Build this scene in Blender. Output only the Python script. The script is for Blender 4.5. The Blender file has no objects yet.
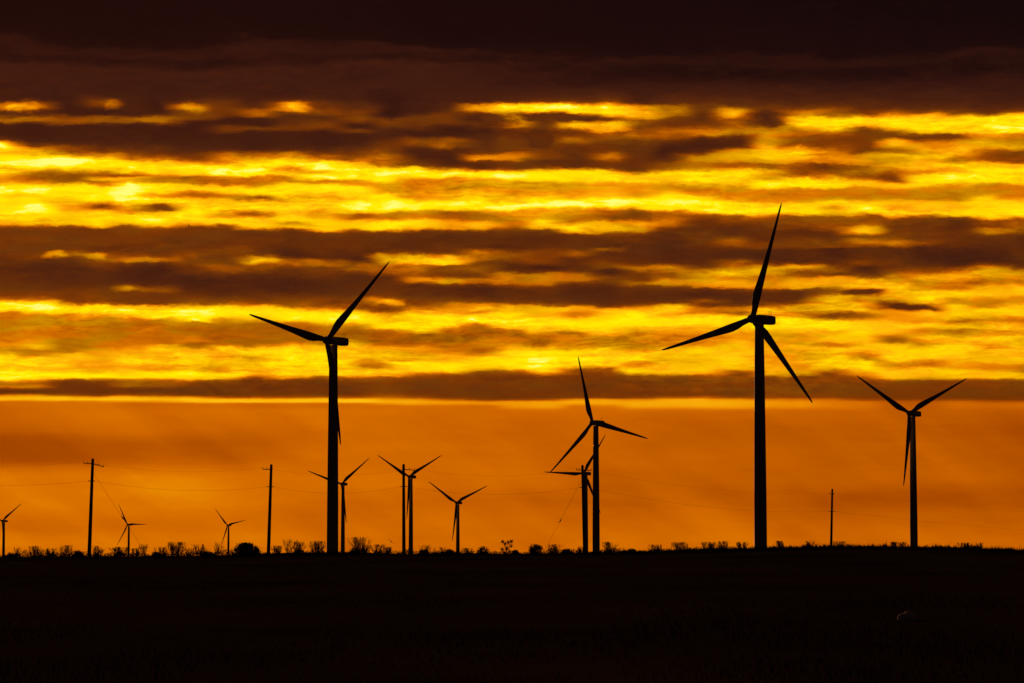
import bpy, bmesh, math, random
import numpy as np
from mathutils import Matrix, Vector, noise as mnoise

random.seed(7)
rng = np.random.default_rng(7)
scene = bpy.context.scene
col = scene.collection

# ------------------------------------------------------------------ camera
F = 100.0 / 36.0 * 1024.0            # focal length expressed in photo pixels
PITCH = math.atan((552.0 - 341.5) / F)
EYE = 1.7
CP, SP = math.cos(PITCH), math.sin(PITCH)
cam_d = bpy.data.cameras.new('camera')
cam_d.lens = 100.0
cam_d.sensor_width = 36.0
cam_d.clip_start = 0.1
cam_d.clip_end = 80000.0
cam = bpy.data.objects.new('camera', cam_d)
cam.location = (0, 0, EYE)
cam.rotation_euler = (math.pi / 2 + PITCH, 0, 0)
col.objects.link(cam)
scene.camera = cam


def at(px, py, D):
    """World point seen at photo position px, py at ground distance D ahead."""
    a = (px - 512.0) / F
    u = -(py - 341.5) / F
    y = CP - SP * u
    z = SP + CP * u
    return Vector((a / y * D, D, EYE + z / y * D))


def elev(py):
    """tangent of the elevation angle of a photo row (centre column)"""
    return math.tan(PITCH + math.atan((341.5 - py) / F))


# ------------------------------------------------------------------ helpers
def tag(o, label=None, cat=None, group=None, kind=None):
    if label:
        o['label'] = label
    if cat:
        o['category'] = cat
    if group:
        o['group'] = group
    if kind:
        o['kind'] = kind
    return o


def empty(name, loc, rz=0.0):
    o = bpy.data.objects.new(name, None)
    o.empty_display_size = 0.5
    o.location = loc
    o.rotation_euler = (0, 0, rz)
    col.objects.link(o)
    return o


def mesh_obj(name, verts, faces, mat, parent=None, smooth=False):
    me = bpy.data.meshes.new(name)
    me.from_pydata([tuple(v) for v in verts], [], [tuple(f) for f in faces])
    me.update()
    if mat:
        me.materials.append(mat)
    if smooth:
        me.polygons.foreach_set('use_smooth', [True] * len(me.polygons))
    o = bpy.data.objects.new(name, me)
    col.objects.link(o)
    if parent:
        o.parent = parent
    return o


class MB:
    """collects simple shapes into one mesh"""

    def __init__(self):
        self.v, self.f = [], []

    def ring_strip(self, rings, cap=True, closed=True):
        b = len(self.v)
        n = len(rings[0])
        for r in rings:
            self.v.extend(r)
        for i in range(len(rings) - 1):
            for j in range(n if closed else n - 1):
                k = (j + 1) % n
                self.f.append((b + i * n + j, b + i * n + k, b + (i + 1) * n + k, b + (i + 1) * n + j))
        if cap:
            self.f.append(tuple(b + j for j in reversed(range(n))))
            e = b + (len(rings) - 1) * n
            self.f.append(tuple(e + j for j in range(n)))

    def tube(self, pts, radii, n=6, cap=True):
        rings = []
        pts = [Vector(p) for p in pts]
        for i, p in enumerate(pts):
            t = (pts[min(i + 1, len(pts) - 1)] - pts[max(i - 1, 0)]).normalized()
            a = Vector((0, 0, 1)) if abs(t.z) < 0.9 else Vector((1, 0, 0))
            u = t.cross(a).normalized()
            w = t.cross(u)
            r = radii[i] if hasattr(radii, '__len__') else radii
            rings.append([p + (u * math.cos(2 * math.pi * k / n) + w * math.sin(2 * math.pi * k / n)) * r for k in range(n)])
        self.ring_strip(rings, cap)

    def box(self, c, s, m=None):
        b = len(self.v)
        for dx in (-.5, .5):
            for dy in (-.5, .5):
                for dz in (-.5, .5):
                    p = Vector((dx * s[0], dy * s[1], dz * s[2]))
                    if m is not None:
                        p = m @ p
                    self.v.append(Vector(c) + p)
        for q in ((0, 1, 3, 2), (4, 6, 7, 5), (0, 4, 5, 1), (2, 3, 7, 6), (0, 2, 6, 4), (1, 5, 7, 3)):
            self.f.append(tuple(b + i for i in q))

    def build(self, name, mat, parent=None, smooth=False):
        return mesh_obj(name, self.v, self.f, mat, parent, smooth)


def srgb(r, g, b):
    def c(x):
        x /= 255.0
        return x / 12.92 if x <= 0.04045 else ((x + 0.055) / 1.055) ** 2.4
    return (c(r), c(g), c(b), 1.0)


# ------------------------------------------------------------------ materials
def material(name, c1, c2, scale, rough=0.8, detail=5.0, stretch=(1, 1, 1), spec=0.3):
    m = bpy.data.materials.new(name)
    m.use_nodes = True
    nt = m.node_tree
    bs = nt.nodes['Principled BSDF']
    tc = nt.nodes.new('ShaderNodeTexCoord')
    mp = nt.nodes.new('ShaderNodeMapping')
    mp.inputs['Scale'].default_value = stretch
    no = nt.nodes.new('ShaderNodeTexNoise')
    no.inputs['Scale'].default_value = scale
    no.inputs['Detail'].default_value = detail
    no.inputs['Roughness'].default_value = 0.62
    cr = nt.nodes.new('ShaderNodeValToRGB')
    cr.color_ramp.elements[0].position = 0.32
    cr.color_ramp.elements[0].color = (*c1, 1)
    cr.color_ramp.elements[1].position = 0.68
    cr.color_ramp.elements[1].color = (*c2, 1)
    L = nt.links.new
    L(tc.outputs['Object'], mp.inputs['Vector'])
    L(mp.outputs['Vector'], no.inputs['Vector'])
    L(no.outputs['Fac'], cr.inputs['Fac'])
    L(cr.outputs['Color'], bs.inputs['Base Color'])
    bs.inputs['Roughness'].default_value = rough
    bs.inputs['Specular IOR Level'].default_value = spec
    if spec == 0:      # fully matt surface
        df = nt.nodes.new('ShaderNodeBsdfDiffuse')
        L(cr.outputs['Color'], df.inputs['Color'])
        L(df.outputs[0], nt.nodes['Material Output'].inputs['Surface'])
    return m


M_TOWER = material('weathered_turbine_paint', (.40, .39, .37), (.50, .49, .47), .35, .6, 4, (1, 1, .12), .25)
M_BLADE = material('blade_gelcoat', (.40, .40, .39), (.50, .50, .49), .5, .55, 4, (1, 1, .2), .25)
M_NAC = material('nacelle_shell', (.38, .38, .37), (.48, .48, .47), 1.2, .6, 4, (1, 1, 1), .25)
M_WOOD = material('pole_wood', (.05, .035, .025), (.12, .085, .06), 3.0, .9, 6, (8, 8, .4), .1)
M_STEEL = material('wire_steel', (.08, .08, .08), (.14, .13, .12), 6.0, .6, 3, (1, 1, 1), .3)
M_PORC = material('insulator_glaze', (.10, .05, .03), (.18, .10, .07), 9.0, .4, 3)
M_TWIG = material('twig_bark', (.035, .025, .018), (.075, .055, .04), 5.0, .95, 4, (1, 1, 1), 0)
M_LEAF = material('dark_evergreen_leaf', (.02, .03, .012), (.06, .07, .03), 3.0, .85, 4, (1, 1, 1), 0)
M_GRASS = material('dry_prairie_grass', (.04, .028, .015), (.11, .075, .04), 0.5, .95, 6, (1, 1, 1), 0)
M_EARTH = material('prairie_soil', (.035, .024, .015), (.11, .075, .04), 0.09, .95, 9, (1, .45, 1), 0)
M_STONE = material('pale_limestone', (.70, .67, .66), (.82, .80, .78), 9.0, .9, 6)
M_BIRD = material('dark_plumage', (.02, .018, .016), (.05, .045, .04), 14.0, .8, 4)

# ------------------------------------------------------------------ terrain
SKYLINE_X = [-400, 0, 100, 200, 300, 450, 600, 650, 700, 750, 810, 850, 900, 960, 1024, 1100, 1500]
SKYLINE_Y = [558.5, 557.8, 557.0, 556.2, 554.6, 554.4, 553.8, 552.4, 551.2, 550.2, 548.3, 548.0, 548.6, 549.2, 551.8, 554, 557]
RIDGE = 280.0

# turbines: hub pixel, rotor radius in pixels, foreshortening, blade tip offsets (dx, dy) in pixels
ROTOR_R = 41.0
HUB_H = 80.0
TURB = [
    # x, y, R, c, tips, label
    (752.3, 318.7, 120.0, .775, [(29.7, -113.7), (-87.3, 29.3), (57.7, 84.3)],
     'tallest black wind turbine, right of centre, one blade reaching almost straight up'),
    (327.0, 340.3, 109.0, .76, [(-76, -25.3), (62, -77.3), (14, 102.7)],
     'large black wind turbine left of centre, one blade pointing left and one up right'),
    (592.3, 422.7, 70, .83, [(-12.3, -63.7), (53.7, 14.3), (-41.3, 49.3)],
     'mid-sized wind turbine standing in front of a smaller turbine and a pole'),
    (909.3, 413.3, 73.0, .87, [(-51.3, -38.3), (56.7, -33.3), (-5.3, 71.7)],
     'rightmost wind turbine, blades in a Y shape against the lowest cloud band'),
    (409.0, 476.7, 43, .86, [(-30, -20.7), (32, -21.7), (-2, 42.3)],
     'small Y-bladed wind turbine right beside a utility pole'),
    (456.3, 502.7, 38.5, .89, [(-27.3, -20.7), (30.7, -16.7), (-3.3, 37.3)],
     'short Y-bladed wind turbine standing alone near the middle of the horizon'),
    (341.5, 484.0, 40.0, .90, [(-33, -13), (28.5, -27), (5, 37)],
     'small wind turbine partly hidden behind the tower of the large left turbine'),
    (583.7, 473.4, 45.5, .87, [(-37.7, -.7), (21.3, -37.7), (16.3, 39.3)],
     'smaller wind turbine with a level left blade behind the mid-sized turbine tower'),
    (227.4, 525.2, 22.5, .83, [(-12.2, -17.5), (18, -5.3), (-5.7, 22.8)],
     'tiny distant wind turbine just left of the big round bush'),
    (127.5, 524.6, 24.0, .78, [(-9.1, -21.2), (18.7, -.3), (-9.5, 21.6)],
     'tiny distant wind turbine right of the leftmost pole, one blade pointing level right'),
    (2.3, 521.0, 29.0, .80, [(18.7, -17.5), (-21.4, -11.2), (2.7, 28.7)],
     'distant wind turbine cut by the left edge of the photo'),
]
turb_base = []
for (x, y, R, c, tips, lab) in TURB:
    D = F * ROTOR_R / R
    p = at(x, y, D)
    turb_base.append((p.x, p.y, p.z - HUB_H))

PR = [0, 280, 330, 450, 700, 1000, 1700, 2600, 3000, 4000, 5200, 8000, 30000]
PZ = [0, 0, -.15, -.9, -2.0, -3.0, -5.0, -9.0, -14.0, -34.0, -32.0, -45.0, -95.0]


def ground_z(x, y):
    r = math.hypot(x, y)
    az = math.atan2(x, y)
    a = max(-1.0, min(1.0, az))
    px = 512 + F * math.tan(a)
    ys = float(np.interp(px, SKYLINE_X, SKYLINE_Y))
    zr = EYE + (552.0 - ys) * RIDGE / F
    if r <= RIDGE:
        t = min(1.0, max(0.0, (r - 8) / (RIDGE - 8)))
        z = zr * (t * t * (3 - 2 * t) * .6 + t * .4)
    else:
        z = zr * max(0.0, 1 - (r - RIDGE) / 1500.0) + float(np.interp(r, PR, PZ))
    base = z
    for (bx, by, bz) in turb_base:
        d2 = ((x - bx) ** 2 + (y - by) ** 2)
        s = 0.045 * by
        if d2 < (4 * s) ** 2:
            rb = math.hypot(bx, by)
            z += (bz - float(np.interp(rb, PR, PZ))) * math.exp(-d2 / (2 * s * s)) * (1 if r > RIDGE + 150 else 0)
    if 4 < r < 1500:
        z += 0.05 * mnoise.noise(Vector((x * .05, y * .05, 0))) + 0.022 * mnoise.noise(Vector((x * .3, y * .3, 3)))
    return z


azs = sorted(set([round(v, 3) for v in list(np.arange(-180, -24, 6.0)) + list(np.arange(-24, 24.01, .3)) + list(np.arange(30, 180, 6.0))]))
rads = [2, 5, 9] + list(np.arange(14, 60, 3.0)) + list(np.arange(60, 260, 8.0)) + list(np.arange(260, 400, 5.0)) + list(np.geomspace(400, 6000, 60)) + [8000, 11000, 16000, 24000, 40000]
verts = [(0, 0, 0)]
for r in rads:
    for a in azs:
        x, y = r * math.sin(math.radians(a)), r * math.cos(math.radians(a))
        verts.append((x, y, ground_z(x, y)))
n = len(azs)
faces = []
for j in range(n):
    faces.append((0, 1 + (j + 1) % n, 1 + j))
for i in range(len(rads) - 1):
    for j in range(n):
        k = (j + 1) % n
        faces.append((1 + i * n + j, 1 + i * n + k, 1 + (i + 1) * n + k, 1 + (i + 1) * n + j))
g = mesh_obj('ground', verts, faces, M_EARTH, None, True)
tag(g, kind='structure')

# ------------------------------------------------------------------ wind turbines
def blade_mesh():
    st = [  # radius, chord, thickness ratio, twist deg
        (1.0, 1.9, 1.0, 14), (2.4, 1.9, 1.0, 14), (4.2, 2.35, .66, 14), (6.2, 3.0, .42, 13), (8.4, 3.3, .32, 11.5),
        (11, 3.1, .28, 9.5), (15, 2.65, .25, 7), (20, 2.15, .22, 4.5), (25, 1.75, .20, 3), (30, 1.4, .19, 1.8),
        (34.5, 1.1, .18, .8), (38, .85, .17, .2), (40, .58, .16, 0), (40.8, .3, .16, 0), (41.0, .08, .2, 0)]
    N = 20
    rings = []
    for (r, c, th, tw) in st:
        ring = []
        blend = min(1.0, max(0.0, (r - 2.4) / 4.5))
        pre = -0.9 * (r / 41.0) ** 2          # slight forward pre-bend
        for k in range(N):
            a = 2 * math.pi * k / N
            cx, cy = math.cos(a), math.sin(a)
            xx = .5 * cx
            t = .5 * th * cy
            if blend > 0:   # sharpen the trailing edge, shift the pitch axis forward
                taper = 1 - blend * .72 * (0.5 - xx)
                t *= taper
                xx -= blend * .20
            X, Y = xx * c, t * c
            ct, sn = math.cos(math.radians(tw)), math.sin(math.radians(tw))
            ring.append(Vector((X * ct - Y * sn, X * sn + Y * ct + pre, r)))
        rings.append(ring)
    mb = MB()
    mb.ring_strip(rings)
    return mb


def tower_mesh():
    prof = [(-3, 2.35), (.5, 2.22), (.51, 2.2), (20, 2.1), (20.15, 2.14), (20.3, 2.1), (40, 1.95), (48, 1.87), (48.15, 1.91),
            (48.3, 1.86), (65, 1.7), (77.2, 1.52), (77.7, 1.6), (78.3, 1.6)]
    mb = MB()
    mb.ring_strip([[Vector((r * math.cos(2 * math.pi * k / 28), r * math.sin(2 * math.pi * k / 28), z)) for k in range(28)] for z, r in prof])
    # the buried foundation collar
    return mb


def nacelle_mesh():
    # cross sections along +Y (rear); the hub sits at -Y
    mb = MB()
    secs = [(-2.45, 1.05, -1.1, 1.15), (-2.2, 1.35, -1.35, 1.45), (-.8, 1.65, -1.6, 1.75), (2.0, 1.75, -1.75, 1.8),
            (5.0, 1.74, -1.75, 1.74), (6.9, 1.7, -1.7, 1.62), (7.1, 1.55, -1.55, 1.45)]
    rings = []
    for (y, w, zb, zt) in secs:
        ring = []
        cz, hz = (zt + zb) / 2, (zt - zb) / 2 * .9
        for k in range(24):
            a = 2 * math.pi * k / 24 + math.pi / 24
            ca, sa = math.cos(a), math.sin(a)
            e = .42
            ring.append(Vector((math.copysign(abs(ca) ** e, ca) * w, y, cz + math.copysign(abs(sa) ** e, sa) * hz)))
        rings.append(ring)
    mb.ring_strip(rings)
    return mb


def hub_mesh():
    mb = MB()
    secs = [(-2.2, .05), (-2.1, .42), (-1.8, .82), (-1.3, 1.2), (-.6, 1.5), (.2, 1.6), (.9, 1.55), (1.25, 1.35)]
    mb.ring_strip([[Vector((r * math.cos(2 * math.pi * k / 24), y, r * math.sin(2 * math.pi * k / 24))) for k in range(24)] for y, r in secs])
    return mb


def mast_mesh():
    mb = MB()
    for sx in (-.5, .5):
        mb.tube([(sx, 6.0, 1.5), (sx, 6.0, 3.0)], .05, 6)
        mb.box((sx, 6.0, 3.05), (.5, .08, .1))
        mb.box((sx + .22, 6.0, 3.15), (.14, .14, .14))
    mb.tube([(-.5, 6.0, 2.3), (.5, 6.0, 2.3)], .035, 6)
    return mb


def rot_frame(axis_h, overhang=3.75, tilt=math.radians(3)):
    return Matrix.Translation((0, -overhang, axis_h)) @ Matrix.Rotation(-tilt, 4, 'X')


TG = 'wind turbines of the wind farm on the horizon'
turb = None
for i, (x, y, R, c, tips, lab) in enumerate(TURB):
    D = F * ROTOR_R / R
    p = at(x, y, D)
    a = math.atan2(p.x, p.y)
    theta = -math.acos(c) - a
    # the tower stands behind the hub by the overhang
    face = Vector((math.sin(theta), -math.cos(theta), 0))
    base = Vector((p.x, p.y, p.z - HUB_H)) - face * 3.75
    ang = []
    for k, (dx, dy) in enumerate(tips):
        ang.append(math.atan2(-dy, dx / c) - k * 0)
    # best common phase of three equally spaced blades
    s = sum(complex(math.cos(3 * q), math.sin(3 * q)) for q in ang)
    ph = math.atan2(s.imag, s.real) / 3
    if i == 0:
        root = empty('wind_turbine', base, theta)
        parts = {
            'tower': tower_mesh().build('tower', M_TOWER, root, True),
            'nacelle': nacelle_mesh().build('nacelle', M_NAC, root, True),
            'hub': hub_mesh().build('hub', M_NAC, root, True)}
        me = mast_mesh().build('wind_sensor', M_STEEL, parts['nacelle'])
        blades = [blade_mesh().build('blade', M_BLADE, root, True)]
        for k in (1, 2):
            b = blades[0].copy()
            b.parent = root
            col.objects.link(b)
            blades.append(b)
        first = (root, parts, me, blades)
    else:
        root = first[0].copy()
        root.location = base
        root.rotation_euler = (0, 0, theta)
        col.objects.link(root)
        parts = {}
        for nm, o in first[1].items():
            q = o.copy()
            q.parent = root
            col.objects.link(q)
            parts[nm] = q
        me = first[2].copy()
        me.parent = parts['nacelle']
        col.objects.link(me)
        blades = []
        for b0 in first[3]:
            b = b0.copy()
            b.parent = root
            col.objects.link(b)
            blades.append(b)
    tag(root, lab, 'wind turbine', TG)
    parts['nacelle'].location = (0, 0, HUB_H)
    fr = rot_frame(HUB_H)
    parts['hub'].matrix_local = fr
    for k, b in enumerate(blades):
        al = ph + k * 2 * math.pi / 3          # angle from +X towards +Z
        # blade local +Z turned to direction (cos al, 0, sin al)
        b.matrix_local = fr @ Matrix.Rotation(math.pi / 2 - al, 4, 'Y') @ Matrix.Rotation(math.radians(-2), 4, 'Z')

# ------------------------------------------------------------------ utility poles
def ground_at_px(px, D):
    x = (px - 512.0) / F * D
    return Vector((x, D, ground_z(x, D)))


PG = 'wooden utility poles along the power line'
POLES = [
    # top x, top y, base x, D, arm half left px, half right px, arm drop right px, label, guy
    (-95, 456, -97, 332, 9, 10, 1, 'wooden utility pole just beyond the left edge of the view', None),
    (92.8, 458.5, 90.3, 340, 8.0, 10.5, 3.0, 'leftmost wooden utility pole, crossarm sloping down to the right, near the tiny turbine', (150, 552)),
    (271.3, 464.3, 269.0, 362, 8.0, 1.6, -1.0, 'wooden utility pole with a stub arm on its left, right of the big round bush', None),
    (403.6, 464.0, 404.2, 362, 2.0, 10.5, 1.0, 'slim wooden utility pole crossed by the blade of a small turbine', None),
    (582.4, 465.0, 584.6, 372, 6.0, 9.0, 0.0, 'wooden utility pole with a guy wire in front of two overlapping turbines', (541, 551)),
    (832.3, 488.8, 830.0, 505, 3.2, 2.2, 0.3, 'short slim rightmost utility pole standing alone between the two right turbines', None),
    (1140, 512, 1139, 690, 4, 4, 0, 'wooden utility pole just beyond the right edge of the view', None),
]
attach_u, attach_l = [], []
for (tx, ty, bx, D, hl, hr, drop, lab, guy) in POLES:
    top = at(tx, ty, D)
    base = ground_at_px(bx, D)
    base.z -= .02
    s = F / D
    root = empty('utility_pole', base)
    tag(root, lab, 'utility pole', PG)
    T = top - base
    mb = MB()
    L = T.length
    pts = [T * t for t in (0, .25, .5, .75, .985, 1.0)]
    mb.tube(pts, [.235, .22, .205, .185, .17, .13], 14)
    mb.build('shaft', M_WOOD, root, True)
    # crossarm: runs towards the viewer as well as sideways
    ca = T * (1 - 5.2 / s / L)
    pl = ca + Vector((-hl / s, -hl / s * .6, 0))
    pr = ca + Vector((hr / s, hr / s * .6, -drop / s))
    mb = MB()
    off = Vector((.0, -.2, 0))
    mb.tube([pl + off, ca + off, pr + off], [.05, .06, .05], 6)
    arm = mb.build('crossarm', M_WOOD, root)
    for q in (pl, pl.lerp(ca, .45), pr.lerp(ca, .45), pr):
        if (q - ca).length < .45:
            continue
        mi = MB()
        qq = q + off
        mi.tube([qq + Vector((0, 0, .03)), qq + Vector((0, 0, .14)), qq + Vector((0, 0, .15)), qq + Vector((0, 0, .18)), qq + Vector((0, 0, .20)), qq + Vector((0, 0, .23))],
                [.025, .025, .06, .06, .045, .03], 8)
        mi.build('insulator', M_PORC, arm, True)
    lb = T * (1 - 22.5 / s / L)
    mb = MB()
    mb.tube([lb + Vector((-3.6 / s, -.22, 0)), lb + Vector((3.4 / s, -.22, 0))], .055, 6)
    brk = mb.build('lower_bracket', M_STEEL, root)
    if guy:
        ge = at(guy[0], guy[1], D - 6) - base
        gg = ground_at_px(guy[0], D - 6)
        ge = gg - base
        gs = T * (1 - 13.0 / s / L)
        mb = MB()
        mb.tube([gs, ge], .013, 5)
        gw = mb.build('guy_wire', M_STEEL, root)
        m0, m1 = gs.lerp(ge, .52), gs.lerp(ge, .565)
        mb = MB()
        mb.tube([m0, m0.lerp(m1, .3), m0.lerp(m1, .7), m1], [.03, .075, .075, .03], 8)
        mb.build('guy_insulator', M_PORC, gw, True)
    q = pl if hl >= hr else pr
    attach_u.append(base + (pl if (hl > 3.5) else pr) + off + Vector((0, 0, .23)))
    attach_l.append(base + lb + Vector((0, -.22, .05)))


def span(mb, a, b, sag, r):
    pts = []
    for i in range(17):
        t = i / 16
        p = a.lerp(b, t)
        p.z -= 4 * sag * t * (1 - t)
        pts.append(p)
    mb.tube(pts, r, 5)


SAG = [.7, .85, .9, 1.0, 1.2, .9]
for nm, att, lab, r in (('power_line', attach_u, 'upper thin power line strung from crossarm to crossarm of the poles', .006),
                        ('power_line', attach_l, 'lower thin power line hung on the pole brackets below the crossarms', .0085)):
    mb = MB()
    for i in range(len(att) - 1):
        span(mb, att[i], att[i + 1], SAG[i], r)
    o = mb.build(nm, M_STEEL)
    tag(o, lab, 'power line', 'power line wires')

# ------------------------------------------------------------------ shrubs on the skyline
def bare_shrub(x, top, w, D, seed, density=1.0, stems=5, lean=0.0):
    """leafless shrub: tapering stems that fork into very fine twigs"""
    rd = random.Random(seed)
    base = ground_at_px(x, D)
    s = F / D
    H = max(.6, at(x, top, D).z - base.z)
    W = w / s / 2
    st, tw = MB(), MB()
    stems = int(round(stems * 2.8))
    density *= 1.4
    tips = []

    def grow(mb, p, d, ln, r, depth):
        pts, rr = [p], [r]
        q = p.copy()
        dd = d.copy()
        nseg = 3
        for i in range(nseg):
            dd = (dd + Vector((rd.uniform(-.22, .22), rd.uniform(-.22, .22), rd.uniform(-.02, .16)))).normalized()
            q = q + dd * ln / nseg
            if q.z > H:
                q.z = H * (1 - .42 * rd.random() ** 1.6 * (1 if depth else .6)) - .25 * H * min(1, (math.hypot(q.x, q.y) / max(W, .1)) ** 2) * rd.random()
            pts.append(q.copy())
            rr.append(max(.006, r * (1 - .45 * (i + 1) / nseg)))
        (st if depth < 2 else tw).tube(pts, rr, 4 if depth < 2 else 3, cap=False)
        if depth < 3:
            kids = rd.randint(3, 4) if depth < 2 else max(2, int(round(4 * density)))
            for _ in range(kids):
                t = rd.uniform(.2, 1.0)
                j = min(nseg - 1, int(t * nseg))
                pp = pts[j].lerp(pts[j + 1], t * nseg - j)
                nd = (dd + Vector((rd.uniform(-.7, .7), rd.uniform(-.7, .7), rd.uniform(.0, .75)))).normalized()
                grow(mb, pp, nd, ln * rd.uniform(.42, .68), r * .52, depth + 1)

    for k in range(stems):
        a = 2 * math.pi * (k + rd.random()) / stems
        sp = rd.uniform(.25, 1.0)
        d = Vector((math.cos(a) * W * sp * .85 + lean * H, math.sin(a) * W * sp, H * .8)).normalized()
        p = Vector((math.cos(a) * W * .5 * sp, math.sin(a) * W * .5 * sp, -.03))
        grow(st, p, d, H * rd.uniform(.52, .7), .05 * rd.uniform(.7, 1.1), 0)
    root = empty('bare_shrub', base)
    st.build('stem', M_TWIG, root)
    tw.build('twigs', M_TWIG, root)
    return root


def leafy_bush(x, top, w, D, seed, boxy=.0, leaves=2600, leaf=.085, name='evergreen_bush', spiky=0):
    """dense dark bush: short trunk, limbs and a crown of leaf-sized faces in clumps"""
    rd = random.Random(seed)
    base = ground_at_px(x, D)
    s = F / D
    H = max(.55, at(x, top, D).z - base.z)
    W = w / s / 2
    root = empty(name, base)
    tr = MB()
    clumps = []
    nc = max(26, leaves // 70)
    for i in range(nc):
        a = rd.uniform(0, 2 * math.pi)
        e = rd.uniform(.03, 1.0) ** 1.15
        hh = e * H * (.76 if boxy < .5 else .86)
        prof = (1 - (max(0, e - .45) / .62) ** 2) ** .5 if boxy < .5 else (1.0 if e < .86 else .8)
        rr = W * prof * math.sqrt(rd.uniform(.1, 1.0)) * .88
        c = Vector((math.cos(a) * rr, math.sin(a) * rr, hh))
        clumps.append((c, rd.uniform(.14, .30) * min(H, W * 1.6)))
        tr.tube([Vector((0, 0, -.03)), Vector((c.x * .3, c.y * .3, c.z * .45)), c], [.07, .04, .012], 4, cap=False)
    tr.build('trunk', M_TWIG, root)
    if spiky:      # upright leader shoots along the dome
        for i in range(16):
            a = rd.uniform(-.95, .95)
            for q in range(3):
                hh = H * (1 - .9 * a * a) ** .5 * (.78 + .075 * q)
                clumps.append((Vector((a * W, rd.uniform(-.4, .4) * W, hh)), .16 - .035 * q))
        nc = len(clumps)
    V, Fc = [], []
    for i in range(leaves):
        c, cr = clumps[rd.randrange(nc)]
        while True:
            d = Vector((rd.uniform(-1, 1), rd.uniform(-1, 1), rd.uniform(-1, 1)))
            if d.length < 1:
                break
        p = c + d * cr * (1.0 if rd.random() > .12 else 1.35)
        if p.z < 0:
            p.z = rd.uniform(0, .1)
        if p.z > H:
            p.z = H - rd.uniform(0, .1)
        n1 = Vector((rd.uniform(-1, 1), rd.uniform(-1, 1), rd.uniform(-.6, 1))).normalized()
        u = n1.orthogonal().normalized()
        u = Matrix.Rotation(rd.uniform(0, 6.28), 3, n1) @ u
        v = n1.cross(u)
        L = leaf * rd.uniform(.6, 1.5)
        b = len(V)
        V += [p - u * L, p + v * L * .45, p + u * L, p - v * L * .45]
        Fc.append((b, b + 1, b + 2, b + 3))
    mesh_obj('crown', V, Fc, M_LEAF, root)
    return root


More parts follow.
